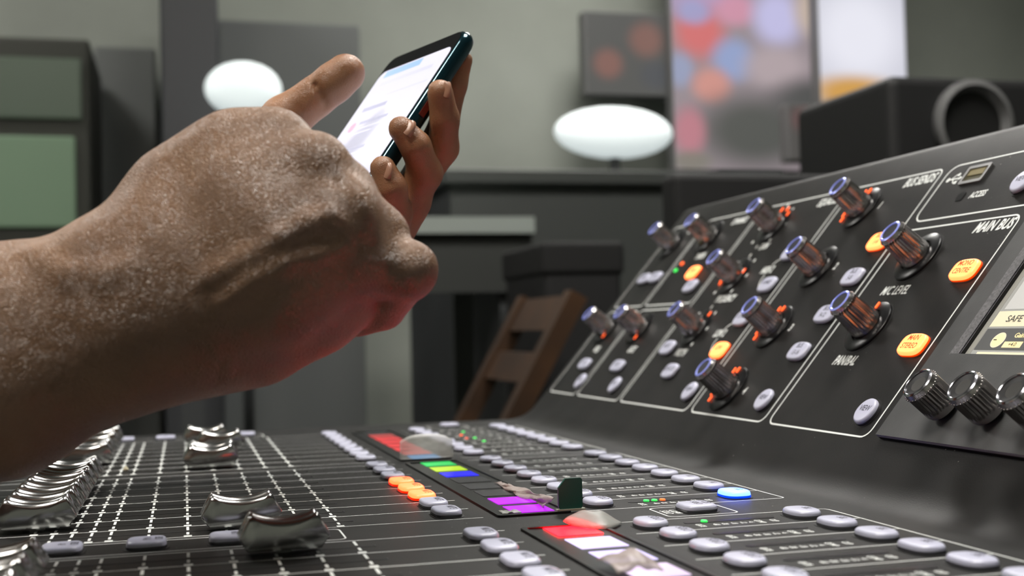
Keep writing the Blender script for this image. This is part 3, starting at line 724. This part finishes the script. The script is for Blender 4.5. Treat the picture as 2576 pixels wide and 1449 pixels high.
side(1.55,2.05,-.22,-.11); pobj('power_key', mb, mat('key_red',(.2,.03,.02),.3,.5))

# ------------------------------------------------------------------ tape remains and label
def sheet(name, fn, nu, nv, m, label, cat, group=None, th=.012):
    mbx = MB(); g = [[fn(i/nu,j/nv) for j in range(nv+1)] for i in range(nu+1)]
    vs = [p for r_ in g for p in r_]; n_=nv+1
    fs = [(i*n_+j,i*n_+j+1,(i+1)*n_+j+1,(i+1)*n_+j) for i in range(nu) for j in range(nv)]
    mbx.add(vs,fs); me = mbx.mesh(name, S, 80); o = new_obj(name, me, m, None, (0,0,Z0)); tag(o,label,cat,group)
    md = o.modifiers.new('s','SOLIDIFY'); md.thickness = th*S; return o
M_TAPE = mat('clear_tape',(.75,.75,.72),.3,alpha=.42,bump=(160,.6,.001))
M_TAPE2 = mat('milky_tape',(.30,.31,.29),.4,alpha=.75,bump=(120,.5,.001))
M_TAPE3 = mat('frayed_tape',(.42,.36,.34),.4,alpha=.7,bump=(140,.9,.002))
hh = lambda a,b: .5*math.sin(9*a+4*b)+.5*math.sin(17*a-7*b+1)
sheet('adhesive_tape', lambda a,b: (4.52+1.18*a, .02+.12*math.sin(3*a)*b, .03+.52*b*(1-.25*abs(2*a-1)**3)), 16,6, M_TAPE, 'clear tape standing upright over the cyan lit display','tape','scraps of adhesive tape around the channel displays')
sheet('adhesive_tape', lambda a,b: (5.12+.75*a+.10*b, -10.0-.38*b*math.sin(math.pi*a)-.1*b, .03+.20*math.sin(math.pi*(.05+.9*a))**.7*(1-b)**.7+.02*hh(a,b)*(1-b)), 18,8, M_TAPE2, 'milky curled tape flap beside the red lit display','tape','scraps of adhesive tape around the channel displays')
sheet('adhesive_tape', lambda a,b: (5.38+.12*b+.06*hh(a,b), -4.9-3.3*a-.2*b, .03+(.03+.13*a)*(b)+.02*hh(a*2,b)), 22,6, M_TAPE3, 'frayed pinkish tape peeling beside the magenta displays','tape','scraps of adhesive tape around the channel displays')
sheet('adhesive_tape', lambda a,b: (4.62+.55*a, -12.9-.75*b, .05+.20*math.sin(math.pi*b*.8+.3)*(.4+.6*math.sin(math.pi*a))+.03*hh(a,b)), 14,8, M_TAPE3, 'crumpled whitish tape lying on the nearest white display','tape','scraps of adhesive tape around the channel displays')
sheet('adhesive_tape', lambda a,b: (4.60+.3*a, -8.35-.25*b, .045+.02*hh(a,b)), 8,4, M_TAPE2, 'tiny flat scrap of tape at the corner by the magenta display','tape','scraps of adhesive tape around the channel displays')
mb = MB(); o_ = [(0,.06),(.0,.36),(.12,.5),(.36,.5),(.385,.47),(.385,.07),(.36,.03),(.03,.03)]
mb.loft([[(x,0,z) for x,z in o_],[(x,-.05,z) for x,z in o_]]); 
lb = new_obj('label_tab', mb.mesh('label_tab'), mat('tab_green',(.004,.075,.055),.45), None, world((5.47,-8.62,.02))[:]); tag(lb,'small dark green label tab standing upright beside the displays','label tab')
mb = MB(); mb.box(-.03,.42,-.08,.02,0,.035); o=new_obj('tab_foot', mb.mesh('tab_foot'), mat('tab_foot',(.35,.35,.28),.5), lb, (0,0,0))
mb = MB(); mb.loft([[(r_*math.cos(a),r_*math.sin(a)*.8,z) for a in np.linspace(0,2*math.pi,8)[:-1]] for r_,z in ((.045,0),(.06,.03),(.03,.08),(.005,.1))])
cr = new_obj('crumb', mb.mesh('crumb'), mat('crumb',(.55,.5,.36),.7), None, tuple(world((-1.25,.85,.006)))); tag(cr,'tiny pale crumb lying between the fader scales','crumb')

# ------------------------------------------------------------------ room
def wbox(name, x0,x1,y0,y1,z0,z1, m, parent=None, bevel=0, origin=None):
    ox,oy,oz = origin if origin else ((x0+x1)/2,(y0+y1)/2,z0)
    b_=MB(); b_.box(x0-ox,x1-ox,y0-oy,y1-oy,z0-oz,z1-oz); me=b_.mesh(name,1)
    o = new_obj(name, me, m, None, (ox,oy,oz))
    if parent is not None: o.parent=parent; o.location=(ox-parent.location[0],oy-parent.location[1],oz-parent.location[2])
    if bevel: md=o.modifiers.new('b','BEVEL'); md.width=bevel; md.segments=3
    return o
XL,XR,YB,YF,ZC = -2.3,3.1,3.3,-2.2,2.7
M_WALL = mat('wall_paint',(.29,.31,.275),.8,noise=(1.5,.8,1.15))
tag(wbox('floor',XL-.1,XR+.1,YF-.1,YB+.1,-.1,0,mat('floor_carpet',(.035,.037,.035),.9,noise=(6,.8,1.2))),kind='structure')
tag(wbox('ceiling',XL-.1,XR+.1,YF-.1,YB+.1,ZC,ZC+.1,mat('ceiling_paint',(.35,.36,.35),.9,noise=(2,.95,1.05))),kind='structure')
tag(wbox('wall_back',XL,XR,YB,YB+.1,0,ZC,M_WALL),kind='structure')
tag(wbox('wall_left',XL-.1,XL,YF,YB,0,ZC,M_WALL),kind='structure')
tag(wbox('wall_right',XR,XR+.1,YF,YB,0,ZC,M_WALL),kind='structure')
tag(wbox('wall_front',XL,XR,YF-.1,YF,0,ZC,M_WALL),kind='structure')
def span(u0,u1,v0,v1,Y): a=at_y(u0,v1,Y); b=at_y(u1,v0,Y); return a.x,b.x,a.z,b.z
M_BLK = mat('matt_black',(.005,.005,.0055),.7); M_DGREY = mat('dark_grey',(.04,.043,.045),.6)
# console table
tb = empty('console_table',(0.15,-.16,0)); tag(tb,'dark table carrying the mixing console','table')
wbox('table_top',-.16,.50,-.62,.30,.755,.7925,M_BLK,tb)
for x in (-.12,.46):
    for y in (-.58,.26): wbox('table_leg',x-.02,x+.02,y-.02,y+.02,0,.755,M_DGREY,tb)
# ceiling lamps
def ceil_lamp(x,y,sx,sy,e,label,c=(1,.97,.92)):
    t = empty('ceiling_light',(x,y,ZC-.03)); tag(t,label,'ceiling light','square ceiling lights')
    wbox('light_frame',x-sx/2-.02,x+sx/2+.02,y-sy/2-.02,y+sy/2+.02,ZC-.03,ZC,mat('lamp_frame',(.6,.6,.6),.5),t)
    wbox('light_diffuser',x-sx/2,x+sx/2,y-sy/2,y+sy/2,ZC-.036,ZC-.03,mat('diffuser_%g_%g'%(x,e),(.9,.9,.9),.5,emit=c,es=e),t)
    return t
ceil_lamp(.62,.12,.6,.6,36,'square ceiling light straight above the console')
ceil_lamp(-.7,-.55,.5,.5,44,'square ceiling light above the person',(1,.93,.84))
ceil_lamp(1.2,2.2,.6,.6,25,'square ceiling light near the back wall')
ceil_lamp(-1.2,2.2,.6,.6,19,'square ceiling light above the cabinets')

# background things ----------------------------------------------------
def cabinet(u0,u1,v0,Y,depth,m,name,label,cat,panes=()):
    x0,x1,_,z1 = span(u0,u1,v0,v0+10,Y); z1=min(z1,ZC-.05)
    t = empty(name,((x0+x1)/2,Y+depth/2,0)); tag(t,label,cat)
    wbox('cabinet_body',x0,x1,Y,Y+depth,0,z1,m,t,bevel=.01)
    for (a,b,c,d,mm) in panes:
        p0,p1,q0,q1 = span(a,b,c,d,Y); q1=min(q1,z1-.02); wbox('door_panel',p0,p1,Y-.012,Y,q0,q1,mm,t,bevel=.005)
    return t
M_GRN = mat('green_glass',(.19,.29,.19),.5); M_GRN2 = mat('dull_green_glass',(.085,.12,.085),.4)
cabinet(-420,225,98,2.55,.45,mat('cabinet_olive',(.045,.047,.038),.7),'tall_cabinet','tall dark cabinet with two pale green door panels','cabinet',[(-380,190,345,575,M_GRN),(-380,205,150,292,M_GRN2)])
cabinet(235,392,120,3.02,.25,mat('cabinet_grey',(.17,.18,.175),.7),'metal_locker','grey metal locker between the green cabinet and the black rack','locker')
cabinet(398,545,-200,2.45,.5,mat('rack_black',(.036,.038,.042),.5),'equipment_rack','tall black equipment rack beside the oval lamp','rack')
cabinet(545,905,62,2.9,.3,mat('shelf_dark',(.12,.128,.125),.7),'storage_cupboard','dark blue grey cupboard behind the oval lamp','cupboard')
def oval_lamp(u0,u1,v0,v1,Y,e,label):
    a=at_y(u0,v1,Y); b=at_y(u1,v0,Y); c=(a+b)/2; rx,rz=(b.x-a.x)/2,(b.z-a.z)/2
    t = empty('floor_lamp',tuple(c)); tag(t,label,'lamp','floor lamps with oval shades')
    mbx=MB(); rings=[]
    for i in range(1,12):
        ph_=math.pi*i/12; rings.append([(rx*math.sin(ph_)*math.cos(q_), .05*math.sin(ph_)*math.sin(q_), rz*math.cos(ph_)) for q_ in np.linspace(0,2*math.pi,29)[:-1]])
    mbx.loft(rings); o=new_obj('lamp_shade',mbx.mesh('lamp_shade',1,60),mat('shade_%g'%e,(.8,.85,.85),.5,emit=(.82,.92,.93),es=e),t)
    wbox('lamp_pole',c.x-.012,c.x+.012,Y-.012,Y+.012,.02,c.z-rz*.9,M_DGREY,t); wbox('lamp_foot',c.x-.12,c.x+.12,Y-.12,Y+.12,0,.02,M_DGREY,t)
    return t
oval_lamp(515,708,158,292,2.25,.62,'floor lamp with white oval shade at left between the rack and the thumb')
oval_lamp(1395,1690,272,398,2.75,.6,'floor lamp with wide white oval shade left of the colourful wall screen')
# picture screens: soft coloured spots as the displayed picture
def picture_mat(name, base, spots, es=1.0):
    m = mat(name,(.02,.02,.02),.3); nt=m.node_tree; b=nt.nodes['Principled BSDF']; tc=nt.nodes.new('ShaderNodeTexCoord'); L=nt.links.new
    cur=None; rgb=nt.nodes.new('ShaderNodeRGB'); rgb.outputs[0].default_value=(*base,1); cur=rgb.outputs[0]
    for (x,z,rx,rz,c,st) in spots:
        mp=nt.nodes.new('ShaderNodeMapping'); mp.inputs['Location'].default_value=(-x/rx,0,-z/rz); mp.inputs['Scale'].default_value=(1/rx,0,1/rz)
        L(tc.outputs['Object'],mp.inputs['Vector']); ln_=nt.nodes.new('ShaderNodeVectorMath'); ln_.operation='LENGTH'; L(mp.outputs[0],ln_.inputs[0])
        mr=nt.nodes.new('ShaderNodeMapRange'); mr.interpolation_type='SMOOTHSTEP'; mr.inputs['From Min'].default_value=.35; mr.inputs['From Max'].default_value=1.25; mr.inputs['To Min'].default_value=st; mr.inputs['To Max'].default_value=0
        L(ln_.outputs['Value'],mr.inputs['Value']); mx=nt.nodes.new('ShaderNodeMixRGB'); mx.inputs['Color2'].default_value=(*c,1)
        L(mr.outputs[0],mx.inputs['Fac']); L(cur,mx.inputs['Color1']); cur=mx.outputs[0]
    L(cur,b.inputs['Emission Color']); b.inputs['Emission Strength'].default_value=es
    return m
def tv(name,label,u0,u1,v0,v1,Y,base,spots,es=1.0):
    x0,x1,z0,z1=span(u0,u1,v0,v1,Y); cx_,cz_=(x0+x1)/2,(z0+z1)/2
    t=empty(name,(cx_,Y+.03,cz_)); tag(t,label,'screen','screens along the back wall')
    wbox('screen_housing',x0-.006,x1+.006,Y+.004,Y+.06,z0-.006,z1+.006,mat('housing_grey',(.12,.12,.12),.5),t,bevel=.006)
    sp=[]
    for (u,v,ru,rv,c,st) in spots:
        p_=at_y(u,v,Y); q_=at_y(u+ru,v-rv,Y); sp.append((p_.x-cx_,p_.z-cz_,q_.x-p_.x,q_.z-p_.z,c,st))
    b_=MB(); b_.box(x0-cx_,x1-cx_,-.03,-.026,z0-cz_,z1-cz_); new_obj('lit_picture',b_.mesh('lit_picture',1),picture_mat(name+'_picture',base,sp,es),t)
    wbox('wall_bracket',cx_-.05,cx_+.05,Y+.06,YB,cz_-.05,cz_+.05,M_DGREY,t)
    return t
tv('wall_screen','large wall screen showing red, blue and pink patches',1702,2062,-260,425,2.95,(.30,.25,.27),[
  (1760,-60,140,110,(.45,.33,.55),.9),(1760,80,75,75,(.62,.16,.16),1),(1850,25,60,45,(.62,.28,.38),.9),(1745,30,50,35,(.30,.36,.62),.8),(1955,45,70,80,(.52,.50,.75),1),(2050,30,60,70,(.55,.44,.36),.9),
  (1710,175,40,50,(.30,.34,.50),.9),(1845,150,60,60,(.28,.36,.60),.9),(1790,215,55,50,(.60,.28,.24),1),(1950,170,90,60,(.44,.36,.38),.9),(1900,330,170,105,(.085,.088,.08),1),(2040,260,110,70,(.08,.08,.078),1),(1735,330,45,70,(.50,.20,.24),.95),(1740,405,60,30,(.20,.19,.15),.8)])
tv('side_screen','narrow white and orange screen right of the wall screen',2068,2272,-30,262,2.85,(.62,.62,.70),[(2160,90,120,130,(.80,.80,.88),1),(2150,232,130,45,(.62,.33,.08),1),(2160,262,110,18,(.25,.14,.05),1)])
tv('dim_monitor','dim monitor with dull red patches left of the wall screen',1478,1690,40,235,3.05,(.085,.085,.08),[(1530,160,42,42,(.23,.11,.09),.9),(1625,100,48,48,(.22,.11,.09),.9),(1650,190,45,40,(.07,.075,.085),.8)])
tv('low_monitor','grey monitor with a dull pink patch below the orange screen',1990,2262,272,400,2.7,(.075,.07,.066),[(2040,300,55,40,(.15,.07,.07),.8),(2170,320,60,55,(.15,.08,.09),.8)])
# loudspeaker behind the console at right
x0,x1,z0,z1 = span(2250,2760,205,560,.75)
sp=empty('loudspeaker',((x0+x1)/2,.85,z0)); tag(sp,'black loudspeaker with round cone behind the console at right','loudspeaker')
wbox('speaker_cabinet',x0,x1,.75,1.0,z0,z1,mat('speaker_black',(.006,.006,.0065),.6),sp,bevel=.012)
c=at_y(2450,312,.745); rr_=abs(at_y(2545,312,.745).x-c.x)
mb=MB(); N=48; cr_=lambda r,y:[(r*math.cos(2*math.pi*j/N),y,r*math.sin(2*math.pi*j/N)) for j in range(N)]
mb.loft([cr_(rr_,.008),cr_(rr_*1.02,-.004),cr_(rr_*.88,-.008),cr_(rr_*.76,.004)],caps=False,mi=0); mb.loft([cr_(rr_*.76,.004),cr_(rr_*.4,.006)],mi=1)
o=new_obj('speaker_ring',mb.mesh('speaker_ring',1,50),[mat('ring_grey',(.13,.13,.13),.35),M_SLOT],sp,(c.x-sp.location.x,.745-.85,c.z-sp.location.z))
wbox('speaker_stand',(x0+x1)/2-.03,(x0+x1)/2+.03,.83,.89,0,z0,M_DGREY,sp)
# side desk, boxes, chair
x0,x1,z0,z1=span(1130,1850,432,1000,1.9)
ds=empty('side_desk',((x0+x1)/2,2.2,0)); tag(ds,'dark grey desk standing behind the fist along the back wall','desk')
wbox('desk_top',x0,x1,1.9,2.5,z1-.03,z1,mat('desk_top',(.06,.066,.062),.5),ds,bevel=.004)
wbox('modesty_panel',x0+.02,x1-.02,1.93,1.95,.25,z1-.03,mat('desk_panel',(.055,.06,.057),.6),ds)
for x in (x0+.04,x1-.04): wbox('desk_leg',x-.02,x+.02,1.95,2.45,0,z1-.03,M_DGREY,ds)
x0,x1,z0,z1=span(985,1345,545,668,1.56)
wt=empty('work_table',((x0+x1)/2,1.65,0)); tag(wt,'pale grey green work table beyond the phone','table')
wbox('table_top',x0-.4,x1,1.56,1.86,z1-.03,z1,mat('pale_top',(.30,.335,.31),.5),wt); wbox('table_panel',x0-.4,x1,1.58,1.60,z0-.05,z1-.03,mat('dark_panel',(.03,.033,.03),.6),wt)
for x in (x0-.35,x1-.04): wbox('table_leg',x-.02,x+.02,1.6,1.82,0,z1-.03,M_DGREY,wt)
x0,x1,z0,z1=span(1372,1562,612,775,1.25)
bx=empty('black_case',((x0+x1)/2,1.37,0)); tag(bx,'black equipment case standing left of the console panel','case')
wbox('case_body',x0,x1,1.25,1.5,.0,z1,M_BLK,bx,bevel=.01); wbox('case_lid',x0-.005,x1+.005,1.245,1.505,z1-.05,z1+.003,mat('case_lid',(.004,.004,.004),.8),bx,bevel=.008)
def slab(name, p0, p1, w, t, m, par):   # board from p0 to p1
    p0=Vector(p0);p1=Vector(p1); d=(p1-p0); L_=d.length; b_=MB(); b_.box(-w/2,w/2,-t/2,t/2,0,L_); me=b_.mesh(name,1)
    o=new_obj(name,me,m); o.rotation_mode='QUATERNION'; o.rotation_quaternion=d.to_track_quat('Z','Y'); o.location=p0-Vector(par.location); o.parent=par; return o
ch=empty('wooden_chair',tuple(at_y(1330,1000,.95))[:2]+(0,)); tag(ch,'brown wooden chair with a slanted back beyond the console','chair')
MW=mat('brown_wood',(.045,.019,.006),.5,noise=(12,.6,1.3))
a=at_y(1438,742,.95); b=at_y(1272,1005,.95); sz=min(b.z,.5)
for dy in (0,.24): slab('back_post',(b.x-.05,.93+dy,b.z-.12),(a.x,.93+dy,a.z),.03,.025,MW,ch)
mbk=MB()
for f0,f1 in ((.55,.7),(.82,1.0)):
    q0=Vector((b.x-.05,0,b.z-.12)).lerp(Vector((a.x,0,a.z)),f0); q1=Vector((b.x-.05,0,b.z-.12)).lerp(Vector((a.x,0,a.z)),f1)
    mbk.add([(q.x-ch.location.x+dx,y-ch.location.y,q.z) for q in (q0,q1) for dx in (-.008,.008) for y in (.93,1.17)],[(0,1,3,2),(4,6,7,5),(0,4,5,1),(2,3,7,6),(0,2,6,4),(1,5,7,3)])
new_obj('back_rail',mbk.mesh('back_rail',1),MW,ch)
sx=b.x-.05; sz=b.z-.14
wbox('seat',sx-.36,sx+.02,.91,1.20,sz-.03,sz,MW,ch,bevel=.005)
for x in (sx-.35,sx-.02):
    for y in (.93,1.18): wbox('chair_leg',x-.015,x+.015,y-.015,y+.015,0,sz-.03,MW,ch)
# dark hood behind the panel rim
x0,x1,z0,z1=span(1700,2160,438,640,.62)
mo=empty('black_monitor',((x0+x1)/2,.66,0)); tag(mo,'low black monitor just behind the rim of the console','monitor')
wbox('monitor_body',x0,x1,.62,.66,z0,z1,M_BLK,mo,bevel=.008); wbox('monitor_foot',(x0+x1)/2-.04,(x0+x1)/2+.04,.66,.72,0,z0+.1,M_DGREY,mo)

# ------------------------------------------------------------------ world, camera
w = bpy.data.worlds.new('w'); sc.world = w; w.use_nodes = True
w.node_tree.nodes['Background'].inputs[0].default_value = (.5,.55,.5,1); w.node_tree.nodes['Background'].inputs[1].default_value = .02
cam = bpy.data.cameras.new('camera'); co = bpy.data.objects.new('camera', cam); COL.objects.link(co); sc.camera = co
rot = Matrix((R[0], -R[1], -R[2])).transposed()
co.matrix_world = Matrix.Translation(world(CAM)) @ rot.to_4x4()
cam.sensor_width = 36; cam.sensor_fit='HORIZONTAL'; cam.lens = 36*F/W; cam.clip_start = .01; cam.clip_end = 50
A = .15*S; cam.dof.use_dof = True; cam.dof.focus_distance = 19.5*S; cam.dof.aperture_fstop = cam.lens/1000/A
vs = sc.view_settings; vs.view_transform='Standard'; vs.look='None'; vs.gamma=1; vs.exposure=0; vs.use_curve_mapping=False
